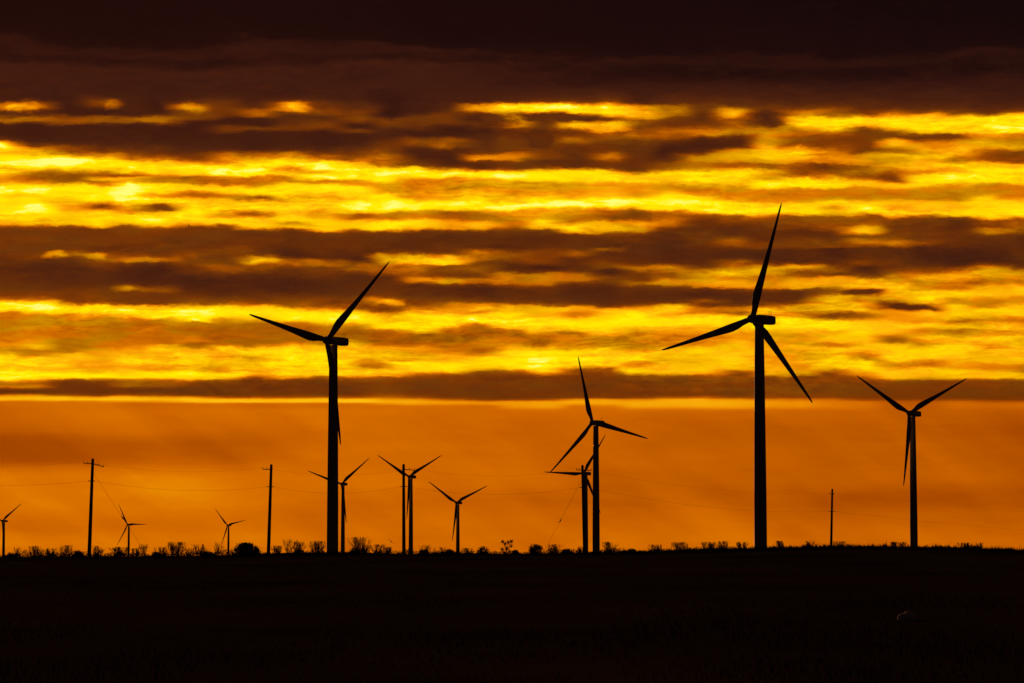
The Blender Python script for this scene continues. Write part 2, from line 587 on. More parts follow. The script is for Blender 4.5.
BG = 'leafless shrubs along the skyline'
EG = 'dark dense bushes along the skyline'
SHRUBS = [
    # kind, x, top, width, D, label, extras
    ('d', 11, 552.6, 11, 400, 'low dark bush right of the turbine cut by the left edge', {}),
    ('b', 18, 546.8, 6, 420, 'thin wispy leafless shrub above the low bush at far left', {'stems': 3, 'density': .6}),
    ('b', 37, 545.6, 14, 430, 'leafless shrub left end of the row before the leftmost pole', {}),
    ('b', 51, 548.0, 13, 450, 'low twiggy shrub in the middle of the row before the leftmost pole', {'density': 1.3, 'stems': 7}),
    ('b', 67.5, 544.8, 11, 430, 'taller leafless shrub at the right end of the row before the leftmost pole', {}),
    ('d', 80, 549.5, 13, 390, 'dark low bush directly left of the leftmost pole', {}),
    ('b', 98, 545.6, 11, 440, 'leafless shrub directly right of the leftmost pole', {}),
    ('b', 121, 546.6, 13, 450, 'dense twiggy shrub at the foot of the tiny turbine by the leftmost pole', {'density': 1.5, 'stems': 8}),
    ('b', 136, 548.0, 7, 450, 'small leafless shrub just right of the tiny turbine near the leftmost pole', {'stems': 3}),
    ('b', 144, 543.2, 9, 430, 'upright two-stemmed leafless shrub with a flat top, right of the tiny left turbine', {'stems': 2, 'density': 1.2}),
    ('d', 157, 551.3, 11, 400, 'little dark bush beside the tall many-stemmed shrub', {}),
    ('b', 164, 546.8, 10, 440, 'low leafless shrub behind the little dark bush', {'stems': 4}),
    ('b', 177, 541.6, 14, 430, 'tall many-stemmed leafless shrub between the two tiny left turbines', {'stems': 8}),
    ('b', 190, 548.0, 9, 440, 'short faint leafless shrub right of the tall many-stemmed shrub', {'stems': 4, 'density': .7}),
    ('b', 201, 543.8, 12, 430, 'leafless V-shaped shrub left of the second tiny turbine', {'stems': 4}),
    ('d', 208, 550.0, 17, 400, 'low spreading dark bush under the leafless V-shaped shrub', {}),
    ('b', 218, 541.2, 6, 440, 'slender leafless sapling touching the lower blade of the second tiny turbine', {'stems': 2, 'density': .7, 'lean': .1}),
    ('d', 247, 541.8, 29, 430, 'big round dark bush, the largest on the skyline, right of a tiny turbine', {'leaves': 9000, 'leaf': .10, 'spiky': 1}),
    ('b', 278, 545.4, 10, 440, 'leafless shrub directly right of the pole with the stub arm', {'density': 1.2}),
    ('b', 289, 539.0, 5, 450, 'thin tall leafless sapling between the stub-arm pole and the large left turbine', {'stems': 2, 'density': .6}),
    ('b', 297.5, 541.0, 11, 450, 'leafless shrub rising behind a dark bush right of the stub-arm pole', {}),
    ('d', 300, 548.6, 16, 400, 'dark bush in front of a leafless shrub right of the stub-arm pole', {}),
    ('b', 318, 540.6, 12, 440, 'round-headed leafless shrub just left of the large left turbine tower', {'stems': 6}),
    ('d', 359, 547.2, 22, 400, 'broad dark bush right of the large left turbine', {'leaves': 3400}),
    ('b', 361, 536.6, 15, 450, 'round leafless shrub rising behind the broad dark bush, tallest of the leafless ones', {'stems': 7, 'density': 1.2}),
    ('b', 378.5, 544.2, 12, 440, 'leafless shrub between the broad dark bush and the slim pole', {'stems': 6}),
    ('b', 388, 546.8, 8, 450, 'low leafless shrub under the small bird near the slim pole', {'stems': 4}),
    ('b', 425, 544.6, 12, 450, 'leafless shrub right of the turbine beside the slim pole', {'density': .8}),
    ('d', 424, 549.2, 12, 400, 'small dark bush in front of a leafless shrub beside the Y-bladed turbine', {}),
    ('b', 439, 546.8, 9, 450, 'faint low leafless shrub left of the lone short turbine', {'stems': 4, 'density': .7}),
    ('d', 449, 548.6, 14, 400, 'dark bush hugging the left foot of the lone short turbine', {}),
    ('b', 468, 547.6, 11, 450, 'low leafless shrub right of the lone short turbine', {'stems': 5, 'density': .8}),
    ('d', 483, 545.8, 13, 410, 'compact dark bush midway along the horizon, left of the small gappy tree', {'boxy': .6}),
    ('t', 506.5, 539.6, 11, 430, 'small gappy tree with knotty leaf clumps near the centre of the horizon', {}),
    ('d', 515, 549.2, 10, 400, 'low dark bush right of the small gappy tree', {}),
    ('d', 536.5, 543.8, 16, 420, 'square-topped dark bush left of the overlapping turbines', {'boxy': 1.0, 'leaves': 3600}),
    ('b', 554, 543.8, 11, 450, 'leafless shrub right of the square-topped dark bush', {}),
    ('d', 567, 547.6, 12, 410, 'dark bush just left of the pole with the overlapping turbines', {}),
    ('b', 580, 545.8, 5, 440, 'tiny leafless shrub against the foot of the guyed pole', {'stems': 3}),
    ('b', 609.5, 541.4, 10, 450, 'leafless shrub immediately right of the overlapping turbines', {}),
    ('d', 632, 548.0, 10, 400, 'low dark bush at the left end of the grassy rise', {}),
    ('b', 656, 544.2, 13, 440, 'leafless shrub left of two others on the start of the grassy rise', {'density': 1.3}),
    ('b', 680, 541.8, 15, 430, 'wide leafless shrub on the rise left of the tallest turbine', {'stems': 7}),
    ('b', 709, 541.6, 11, 420, 'first upright twiggy shrub left of the tallest turbine tower', {'stems': 8}),
    ('b', 722, 540.8, 9, 420, 'slim upright twiggy shrub, second from the tallest turbine tower on its left', {'stems': 6}),
    ('b', 741, 541.8, 10, 410, 'twiggy shrub touching the left side of the tallest turbine tower', {'stems': 6}),
    ('b', 780, 540.6, 8, 400, 'small spiky shrub right of the tallest turbine tower', {'stems': 4}),
    ('b', 809, 540.8, 5, 400, 'thin spike of scrub left of the rightmost pole', {'stems': 2, 'density': .6}),
    ('b', 838, 541.0, 8, 400, 'small scrubby shrub directly right of the rightmost pole', {'stems': 4}),
    ('b', 893, 541.6, 8, 400, 'small scrubby shrub left of the rightmost turbine tower', {'stems': 4}),
    ('b', 902, 541.8, 8, 400, 'small scrubby shrub pressed against the left of the rightmost turbine tower', {'stems': 4, 'density': 1.3}),
    ('b', 964, 542.4, 10, 400, 'low spiky shrub right of the rightmost turbine, left one of a pair', {'stems': 5}),
    ('b', 978, 542.4, 9, 400, 'low spiky shrub right of the rightmost turbine, right one of a pair', {'stems': 5, 'density': .8}),
]
for i, (k, x, top, w, D, lab, ex) in enumerate(SHRUBS):
    if k == 'b':
        tag(bare_shrub(x, top, w, D, 100 + i, **ex), lab, 'shrub', BG)
    elif k == 'd':
        tag(leafy_bush(x, top, w, D, 200 + i, **ex), lab, 'bush', EG)
    else:
        # little open tree: trunk with a few separate leaf clumps
        rd = random.Random(5)
        base = ground_at_px(x, D)
        s = F / D
        H = at(x, top, D).z - base.z
        W = w / s / 2
        root = empty('small_tree', base)
        mb = MB()
        V, Fc = [], []
        mb.tube([(0, 0, -.03), (.05, 0, H * .3), (-.03, .02, H * .55)], [.07, .055, .035], 6)
        cl = [(-.7, .93), (-.25, .82), (.35, .9), (.8, .72), (-.75, .55), (.1, .6), (.55, .42), (-.35, .36), (.85, .95)]
        for (cx, cz) in cl:
            c = Vector((cx * W, rd.uniform(-.5, .5) * W, cz * H * .95))
            mb.tube([Vector((0, 0, H * rd.uniform(.2, .5))), c * .6 + Vector((0, 0, H * .2)), c], [.04, .025, .01], 4)
            for _ in range(150):
                d = Vector((rd.gauss(0, 1), rd.gauss(0, 1), rd.gauss(0, 1))) * .13
                p = c + d
                p.z = min(p.z, H)
                n1 = Vector((rd.uniform(-1, 1), rd.uniform(-1, 1), rd.uniform(-1, 1))).normalized()
                u = n1.orthogonal().normalized()
                v = n1.cross(u)
                b = len(V)
                V += [p - u * .07, p + v * .035, p + u * .07, p - v * .035]
                Fc.append((b, b + 1, b + 2, b + 3))
        mb.build('trunk', M_TWIG, root)
        mesh_obj('crown', V, Fc, M_LEAF, root)
        tag(root, lab, 'tree')

# ------------------------------------------------------------------ grass (nobody could count it)
def grass(name, N, sampler, hfun, wfun, label):
    V = np.zeros((N * 5, 3))
    Fc = []
    for i in range(N):
        x, y = sampler()
        z = ground_z(x, y) - .01
        h = hfun(x, y)
        w = wfun(h)
        a = random.uniform(0, math.pi)
        lx, ly = random.gauss(0, .28) * h, random.gauss(0, .28) * h
        ux, uy = math.cos(a) * w, math.sin(a) * w
        b = i * 5
        V[b] = (x - ux, y - uy, z)
        V[b + 1] = (x + ux, y + uy, z)
        V[b + 2] = (x + ux * .7 + lx * .35, y + uy * .7 + ly * .35, z + h * .55)
        V[b + 3] = (x - ux * .7 + lx * .35, y - uy * .7 + ly * .35, z + h * .55)
        V[b + 4] = (x + lx, y + ly, z + h)
        Fc.append((b, b + 1, b + 2, b + 3))
        Fc.append((b + 3, b + 2, b + 4))
    o = mesh_obj(name, V.tolist(), Fc, M_GRASS)
    tag(o, label, 'grass', None, 'stuff')
    return o


def pol(r, px):
    a = math.atan((px - 512) / F)
    return r * math.sin(a), r * math.cos(a)


def s_ridge():
    return pol(random.uniform(235, 335), random.uniform(-160, 1190))


def h_ridge(x, y):
    px = 512 + F * x / y
    t = min(1, max(0, (px - 620) / 120.0))
    cl = max(0.0, mnoise.noise(Vector((x * .35, y * .1, 0)))) + .5 * max(0.0, mnoise.noise(Vector((x * 1.3, y * .4, 7))))
    sc = max(0.0, mnoise.noise(Vector((x * .22, 3.3, 1.0))) + .35 * mnoise.noise(Vector((x * .8, y * .2, 4.0)))) * (1 - t)
    return .75 * sc * random.uniform(.4, 1.1) + (.10 + .15 * t) * random.uniform(.5, 1.2) + (.16 + .42 * t) * cl * random.uniform(.3, 1.2)


grass('dry_grass', 60000, s_ridge, h_ridge, lambda h: .012 + .02 * h, 'dry grass fringing the low ridge that makes the skyline')


def s_near():
    while True:
        r = 30 + 210 * random.random() ** 1.3
        x, y = pol(r, random.uniform(-200, 1224))
        if mnoise.noise(Vector((x * .22, y * .08, 1.5))) + random.uniform(-.35, .35) > -.1:
            return x, y


grass('prairie_grass', 60000, s_near, lambda x, y: random.uniform(.03, .12) * (1 + .6 * mnoise.noise(Vector((x * .15, y * .06, 9)))),
      lambda h: .006 + .02 * h, 'dark prairie grass covering the foreground field')

# low tangled scrub that fills the gaps between the shrubs
V, Fc = [], []
for i in range(36000):
    px = random.uniform(-160, 820)
    r = random.uniform(340, 400)
    x, y = pol(r, px)
    fade = 1 - min(1, max(0, (px - 690) / 120))
    hh = .42 + .55 * mnoise.noise(Vector((px * .055, 2.2, 0))) + .30 * mnoise.noise(Vector((px * .21, 6.1, 0)))
    hh = max(.06, hh) * (.35 + .65 * fade)
    gz = ground_z(x, y)
    z = gz + (hh + .28) * random.random() ** .8
    L = random.uniform(.04, .11)
    n1 = Vector((random.uniform(-1, 1), random.uniform(-1, 1), random.uniform(-1, 1))).normalized()
    u = n1.orthogonal().normalized()
    v = n1.cross(u)
    p = Vector((x, y, z))
    b = len(V)
    V += [p - u * L * 1.4, p + v * L * .5, p + u * L * 1.4, p - v * L * .5]
    Fc.append((b, b + 1, b + 2, b + 3))
o = mesh_obj('low_scrub', V, Fc, M_TWIG)
tag(o, 'low dark scrub filling the gaps between the shrubs of the skyline', 'scrub', None, 'stuff')

# weedy fringe along the crest of the rise on the right
V, Fc = [], []
for i in range(30000):
    px = random.uniform(590, 1190)
    r = random.uniform(262, 330)
    x, y = pol(r, px)
    rise = min(1, max(0, (px - 610) / 90.0))
    n_ = mnoise.noise(Vector((px * .09, 1.1, 0))) + .7 * mnoise.noise(Vector((px * .45, 8.4, 0)))
    hh = (.26 + .40 * max(-.35, n_)) * (.5 + .5 * rise)
    h = max(.05, hh) * random.uniform(.3, 1.15) + (random.random() < .03) * random.uniform(.1, .4)
    z = ground_z(x, y) - .01
    a = random.uniform(0, math.pi)
    w = .012 + .02 * h
    lx, ly = random.gauss(0, .22) * h, random.gauss(0, .22) * h
    ux, uy = math.cos(a) * w, math.sin(a) * w
    b = len(V)
    V += [(x - ux, y - uy, z), (x + ux, y + uy, z), (x + lx * .4 + ux, y + ly * .4 + uy, z + h * .55), (x + lx * .4 - ux, y + ly * .4 - uy, z + h * .55),
          (x + lx, y + ly, z + h)]
    Fc += [(b, b + 1, b + 2, b + 3), (b + 3, b + 2, b + 4)]
o = mesh_obj('weed_fringe', V, Fc, M_TWIG)
tag(o, 'fringe of dry weeds along the crest of the grassy rise on the right', 'weeds', None, 'stuff')

# ------------------------------------------------------------------ pale stone in the field
sp = None
for D in np.arange(30, 200, .5):
    q = at(907, 620.5, D)
    if q.z <= ground_z(q.x, q.y):
        sp = q
        break
bm = bmesh.new()
bmesh.ops.create_icosphere(bm, subdivisions=3, radius=1.0)
for v in bm.verts:
    f = 1 + .22 * mnoise.noise(v.co * 1.3 + Vector((4, 1, 2))) + .08 * mnoise.noise(v.co * 4)
    v.co = Vector((v.co.x * .2 * f, v.co.y * .22 * f, max(-.03, v.co.z * .15 * f)))
me = bpy.data.meshes.new('pale_stone')
bm.to_mesh(me)
bm.free()
me.materials.append(M_STONE)
st = bpy.data.objects.new('pale_stone', me)
st.location = (sp.x, sp.y, ground_z(sp.x, sp.y) + .03)
st.rotation_euler = (0, 0, .5)
col.objects.link(st)
tag(st, 'small pale stone lying in the dark field at lower right', 'stone')

# ------------------------------------------------------------------ birds
def bird(px, py, D, bank, head, span_m, label):
    mb = MB()
    s = span_m / 2
    mb.tube([(0, -.26 * s, 0), (0, -.18 * s, 0), (0, 0, 0), (0, .25 * s, 0), (0, .45 * s, .01)], [.01, .05 * s, .1 * s, .07 * s, .02], 8)
    for sx in (-1, 1):
        rings = []
        for (t, y, z, ch) in ((.05, 0, 0, .34), (.45, -.06, .16, .30), (.75, .02, .18, .2), (1, .14, .10, .04)):
            c = Vector((sx * t * s, y * s, z * s))
            h = ch * s * .5
            rings.append([c + Vector((0, -h, 0)), c + Vector((0, 0, .018)), c + Vector((0, h, 0)), c + Vector((0, 0, -.012))])
        mb.ring_strip(rings)
    b = len(mb.v)
    mb.ring_strip([[Vector((-.03 * s, .4 * s, 0)), Vector((.03 * s, .4 * s, 0)), Vector((.03 * s, .4 * s, .015)), Vector((-.03 * s, .4 * s, .015))],
                   [Vector((-.14 * s, .7 * s, 0)), Vector((.14 * s, .7 * s, 0)), Vector((.14 * s, .7 * s, .012)), Vector((-.14 * s, .7 * s, .012))]])
    o = mb.build('bird', M_BIRD, None)
    o.location = at(px, py, D)
    o.rotation_euler = (0, bank, head)
    tag(o, label, 'bird')


bird(391.5, 542.0, 330, math.radians(36), .5, .95, 'small dark bird gliding low over the skyline beside the slim pole')
bird(189.5, 226.0, 330, math.radians(32), .6, .85, 'tiny dark bird high in the sky against the yellow cloud gap at left')

# ------------------------------------------------------------------ sky
def U(s):
    """brightness profile of one column of the cloud sheet, upper half"""
    return [(90 + a / 4.266, b) for a, b in s if a <= 657]


def Lw(s):
    """the same for the lower half"""
    return [(245 + a / 4.266, b) for a, b in s]


UP = [
 [(0,0.12),(40,0.15),(60,0.45),(85,0.3),(105,0.2),(128,0.45),(145,0.15),(180,0.13),(205,0.2),(218,0.7),(240,1),(258,0.75),(285,0.8),(300,0.85),(320,0.95),(335,0.6),(350,0.8),(385,0.55),(400,0.75),(425,0.95),(470,0.85),(500,0.85),(550,0.8),(572,0.45),(590,0.25),(640,0.27)],  # 0
 [(0,0.12),(40,0.13),(68,0.4),(90,0.2),(110,0.18),(130,0.42),(150,0.12),(190,0.12),(225,0.2),(245,0.45),(265,0.65),(290,0.85),(312,1),(335,0.85),(350,0.6),(372,0.38),(392,0.5),(410,0.85),(428,0.98),(455,0.8),(480,0.85),(497,1),(530,0.85),(560,0.75),(578,0.4),(600,0.25),(640,0.28)],  # 32
 [(0,0.12),(60,0.12),(100,0.12),(125,0.35),(140,0.35),(155,0.13),(210,0.14),(235,0.25),(262,0.4),(280,0.7),(310,1),(330,0.9),(352,0.55),(372,0.35),(392,0.45),(410,0.9),(430,0.85),(460,0.8),(495,0.65),(540,0.75),(560,0.75),(578,0.5),(595,0.25),(650,0.25)],  # 64
 [(0,0.12),(40,0.2),(62,0.3),(90,0.12),(110,0.18),(130,0.38),(150,0.13),(200,0.14),(250,0.25),(275,0.45),(300,0.8),(325,0.9),(345,0.6),(362,0.4),(380,0.7),(392,0.4),(405,0.85),(440,0.9),(470,0.7),(485,0.5),(498,0.34),(510,0.5),(525,0.8),(570,0.85),(585,0.5),(600,0.25),(650,0.27)],  # 96
 [(0,0.12),(60,0.14),(100,0.14),(125,0.42),(140,0.3),(155,0.12),(200,0.14),(260,0.25),(290,0.45),(310,0.85),(335,0.9),(350,0.5),(362,0.4),(372,0.65),(388,0.6),(400,0.9),(445,1),(480,0.8),(500,0.6),(515,0.6),(550,0.85),(575,0.6),(590,0.3),(640,0.27)],  # 128
 [(0,0.12),(90,0.12),(110,0.3),(130,0.42),(145,0.2),(165,0.12),(240,0.18),(280,0.3),(305,0.6),(330,0.85),(350,0.85),(368,0.45),(385,0.45),(398,0.8),(430,0.9),(450,0.6),(470,0.85),(490,0.48),(508,0.32),(525,0.6),(550,0.9),(580,0.8),(595,0.35),(640,0.25)],  # 160
 [(0,0.12),(50,0.2),(75,0.5),(95,0.3),(115,0.3),(130,0.2),(145,0.12),(235,0.15),(270,0.22),(300,0.35),(320,0.75),(345,0.9),(365,0.55),(385,0.42),(400,0.5),(415,0.85),(435,0.6),(448,0.4),(465,0.8),(515,0.9),(545,0.85),(570,0.65),(582,0.45),(600,0.25),(640,0.25)],  # 192
 [(0,0.13),(55,0.22),(80,0.25),(115,0.2),(135,0.12),(160,0.25),(175,0.25),(190,0.13),(240,0.15),(265,0.35),(285,0.5),(305,0.55),(325,0.8),(350,0.98),(370,0.6),(395,0.42),(410,0.8),(430,0.8),(455,0.45),(475,0.75),(500,0.75),(540,0.55),(560,0.85),(580,0.6),(595,0.25),(640,0.25)],  # 224
 [(0,0.12),(80,0.2),(105,0.42),(125,0.15),(150,0.12),(170,0.28),(185,0.12),(240,0.14),(265,0.3),(285,0.55),(310,0.75),(350,0.95),(368,0.6),(395,0.48),(410,0.75),(435,0.85),(462,0.4),(480,0.75),(510,0.65),(525,0.4),(545,0.75),(575,0.8),(595,0.4),(615,0.22),(645,0.25)],  # 256
 [(0,0.13),(50,0.2),(72,0.55),(95,0.35),(115,0.18),(145,0.2),(165,0.25),(185,0.13),(240,0.15),(262,0.35),(290,0.6),(315,0.9),(345,0.6),(360,0.85),(378,0.5),(395,0.6),(410,0.85),(440,0.85),(462,0.6),(500,0.85),(525,0.7),(550,0.8),(565,0.5),(580,0.7),(592,0.35),(615,0.22),(645,0.22)],  # 288
 [(0,0.13),(70,0.25),(100,0.32),(120,0.18),(150,0.28),(170,0.2),(190,0.12),(250,0.17),(280,0.45),(300,0.7),(330,0.98),(350,0.7),(368,0.95),(385,0.6),(395,0.55),(415,0.9),(440,0.85),(460,0.7),(490,0.85),(520,0.6),(545,0.65),(560,0.75),(590,0.75),(605,0.45),(620,0.25),(645,0.22)],  # 320
 [(0,0.12),(80,0.2),(115,0.3),(135,0.2),(155,0.12),(175,0.28),(190,0.13),(250,0.2),(285,0.35),(310,0.7),(335,0.85),(375,0.95),(395,0.55),(410,0.6),(430,0.85),(460,0.75),(500,0.9),(520,0.65),(538,0.38),(555,0.7),(580,0.75),(598,0.45),(615,0.25),(645,0.22)],  # 352
 [(0,0.12),(110,0.1),(135,0.28),(155,0.22),(185,0.15),(220,0.2),(270,0.35),(295,0.45),(315,0.45),(335,0.8),(375,0.95),(400,0.65),(425,0.6),(440,0.75),(495,0.95),(520,0.75),(540,0.45),(560,0.75),(580,0.9),(600,0.6),(618,0.25),(645,0.22)],  # 384
 [(0,0.12),(90,0.14),(130,0.25),(160,0.2),(185,0.13),(215,0.3),(235,0.25),(270,0.15),(300,0.2),(330,0.35),(350,0.9),(375,0.85),(400,0.55),(430,0.58),(460,0.65),(475,0.85),(497,0.95),(515,0.7),(532,0.5),(550,0.7),(575,0.85),(595,0.45),(612,0.22),(645,0.2)],  # 416
 [(0,0.12),(90,0.18),(120,0.27),(150,0.16),(170,0.12),(200,0.17),(232,0.38),(255,0.18),(300,0.15),(325,0.25),(345,0.75),(365,0.9),(385,0.55),(420,0.55),(440,0.65),(470,0.75),(490,0.95),(510,0.65),(530,0.4),(550,0.42),(575,0.65),(595,0.5),(610,0.22),(645,0.2)],  # 448
 [(0,0.12),(50,0.15),(75,0.6),(95,0.4),(125,0.15),(150,0.22),(175,0.15),(220,0.18),(270,0.25),(290,0.6),(305,0.3),(325,0.18),(345,0.5),(365,0.9),(385,0.6),(410,0.58),(435,0.72),(465,0.8),(490,1),(508,0.75),(540,0.4),(560,0.55),(580,0.7),(600,0.5),(615,0.22),(645,0.2)],  # 480
 [(0,0.12),(50,0.2),(75,0.9),(100,0.7),(120,0.5),(145,0.5),(165,0.45),(185,0.2),(215,0.25),(260,0.25),(285,0.55),(310,0.28),(330,0.25),(350,0.75),(372,0.95),(395,0.6),(430,0.6),(460,0.7),(480,0.85),(495,1),(515,0.7),(540,0.55),(580,0.45),(595,0.3),(620,0.22),(645,0.2)],  # 512
 [(0,0.12),(50,0.25),(72,0.9),(92,0.75),(110,0.25),(140,0.22),(165,0.25),(190,0.2),(230,0.2),(260,0.3),(285,0.3),(305,0.2),(330,0.25),(350,0.8),(375,0.9),(395,0.6),(415,0.58),(430,0.7),(460,0.75),(488,1),(510,0.7),(535,0.65),(550,0.75),(575,0.8),(595,0.45),(615,0.22),(645,0.2)],  # 544
 [(0,0.12),(50,0.3),(75,0.9),(95,0.75),(112,0.25),(130,0.35),(148,0.75),(165,0.5),(185,0.25),(215,0.42),(235,0.3),(260,0.22),(310,0.2),(330,0.3),(350,0.85),(375,0.85),(400,0.6),(425,0.6),(450,0.7),(470,0.75),(487,1),(505,0.7),(530,0.6),(555,0.45),(580,0.7),(600,0.85),(615,0.35),(640,0.22)],  # 576
 [(0,0.12),(50,0.35),(75,0.85),(105,0.75),(122,0.4),(135,0.75),(160,0.75),(180,0.35),(215,0.3),(250,0.25),(283,0.5),(305,0.25),(325,0.25),(345,0.85),(375,0.9),(400,0.65),(425,0.7),(455,0.75),(488,0.95),(508,0.7),(530,0.4),(555,0.4),(580,0.75),(600,0.6),(615,0.3),(640,0.22)],  # 608
 [(0,0.1),(45,0.15),(65,0.55),(95,0.7),(120,0.5),(150,0.3),(185,0.4),(215,0.25),(270,0.22),(330,0.22),(350,0.4),(380,0.8),(410,0.6),(440,0.6),(465,0.75),(490,0.95),(515,0.6),(540,0.3),(560,0.4),(585,0.65),(605,0.35),(630,0.22)],  # 640
 [(0,0.1),(50,0.2),(75,0.45),(100,0.45),(125,0.25),(155,0.28),(180,0.4),(215,0.25),(265,0.15),(310,0.3),(340,0.45),(360,0.75),(385,0.75),(410,0.55),(435,0.6),(455,0.85),(490,0.95),(515,0.5),(530,0.4),(550,0.5),(575,0.35),(600,0.22),(645,0.18)],  # 672
 [(0,0.1),(50,0.2),(75,0.28),(110,0.2),(140,0.25),(165,0.4),(185,0.55),(200,0.25),(235,0.15),(270,0.25),(295,0.5),(325,0.45),(350,0.8),(385,0.85),(410,0.55),(435,0.55),(450,0.8),(495,0.95),(520,0.65),(540,0.3),(580,0.22),(630,0.25)],  # 704
 [(0,0.1),(55,0.2),(80,0.55),(95,0.65),(120,0.4),(145,0.35),(175,0.5),(195,0.25),(225,0.17),(250,0.4),(275,0.6),(300,0.6),(320,0.38),(345,0.75),(370,0.85),(400,0.6),(430,0.5),(460,0.6),(480,0.75),(510,0.85),(535,0.4),(560,0.3),(610,0.18),(650,0.4)],  # 736
 [(0,0.1),(60,0.2),(85,0.25),(110,0.15),(140,0.2),(165,0.5),(210,0.55),(245,0.65),(280,0.75),(310,0.6),(330,0.38),(350,0.65),(370,0.5),(390,0.8),(405,0.85),(425,0.55),(460,0.52),(480,0.7),(510,0.85),(530,0.7),(550,0.35),(590,0.25),(640,0.2)],  # 768
 [(0,0.1),(60,0.2),(85,0.4),(110,0.6),(130,0.85),(155,0.65),(190,0.42),(220,0.3),(240,0.45),(270,0.75),(295,0.7),(320,0.4),(345,0.35),(370,0.45),(390,0.85),(410,0.75),(425,0.52),(460,0.52),(480,0.75),(510,0.85),(530,0.5),(560,0.3),(580,0.35),(610,0.2),(650,0.3)],  # 800
 [(0,0.1),(60,0.2),(90,0.38),(110,0.45),(130,0.85),(160,0.8),(185,0.4),(215,0.3),(250,0.4),(275,0.6),(300,0.6),(325,0.25),(345,0.3),(370,0.45),(395,0.8),(412,0.65),(425,0.5),(460,0.52),(475,0.8),(490,0.75),(505,0.55),(520,0.7),(540,0.35),(580,0.35),(610,0.2),(655,0.3)],  # 832
 [(0,0.09),(60,0.18),(95,0.3),(115,0.7),(135,0.85),(155,0.65),(180,0.28),(230,0.28),(265,0.3),(290,0.6),(315,0.55),(340,0.4),(370,0.4),(385,0.65),(405,0.75),(425,0.52),(460,0.52),(480,0.8),(510,0.85),(530,0.5),(545,0.35),(575,0.45),(600,0.75),(620,0.3),(640,0.5),(657,0.35)],  # 864
 [(0,0.09),(60,0.17),(90,0.32),(110,0.5),(130,0.85),(160,0.7),(185,0.3),(205,0.35),(225,0.75),(265,0.4),(285,0.65),(315,0.65),(345,0.6),(375,0.28),(395,0.6),(410,0.75),(425,0.52),(460,0.5),(480,0.7),(500,0.65),(520,0.85),(540,0.35),(590,0.28),(640,0.35),(657,0.55)],  # 896
 [(0,0.09),(60,0.17),(95,0.32),(115,0.75),(150,0.85),(180,0.7),(200,0.25),(215,0.35),(240,0.6),(280,0.7),(325,0.75),(345,0.55),(375,0.85),(405,0.75),(425,0.55),(460,0.5),(480,0.75),(510,0.75),(530,0.7),(545,0.3),(590,0.25),(640,0.28),(657,0.38)],  # 928
 [(0,0.09),(60,0.17),(95,0.28),(115,0.7),(150,0.85),(180,0.65),(198,0.25),(215,0.42),(240,0.65),(265,0.7),(295,0.45),(320,0.75),(345,0.6),(370,0.9),(395,0.75),(415,0.5),(450,0.48),(470,0.7),(500,0.75),(525,0.8),(545,0.35),(580,0.2),(620,0.25)],  # 960
 [(0,0.09),(60,0.15),(95,0.25),(115,0.7),(150,0.9),(180,0.85),(205,0.55),(235,0.6),(255,0.5),(285,0.32),(300,0.4),(315,0.75),(375,0.9),(395,0.65),(410,0.48),(440,0.5),(458,0.8),(490,0.8),(530,0.8),(550,0.4),(580,0.3),(598,0.5),(615,0.3),(645,0.2)],  # 992
 [(0,0.1),(60,0.15),(95,0.3),(110,0.75),(150,0.9),(185,0.8),(210,0.5),(240,0.55),(265,0.3),(295,0.3),(315,0.7),(370,0.85),(400,0.75),(420,0.5),(450,0.55),(470,0.75),(510,0.85),(535,0.8),(555,0.4),(585,0.4),(605,0.35),(630,0.2)],  # 1024
]
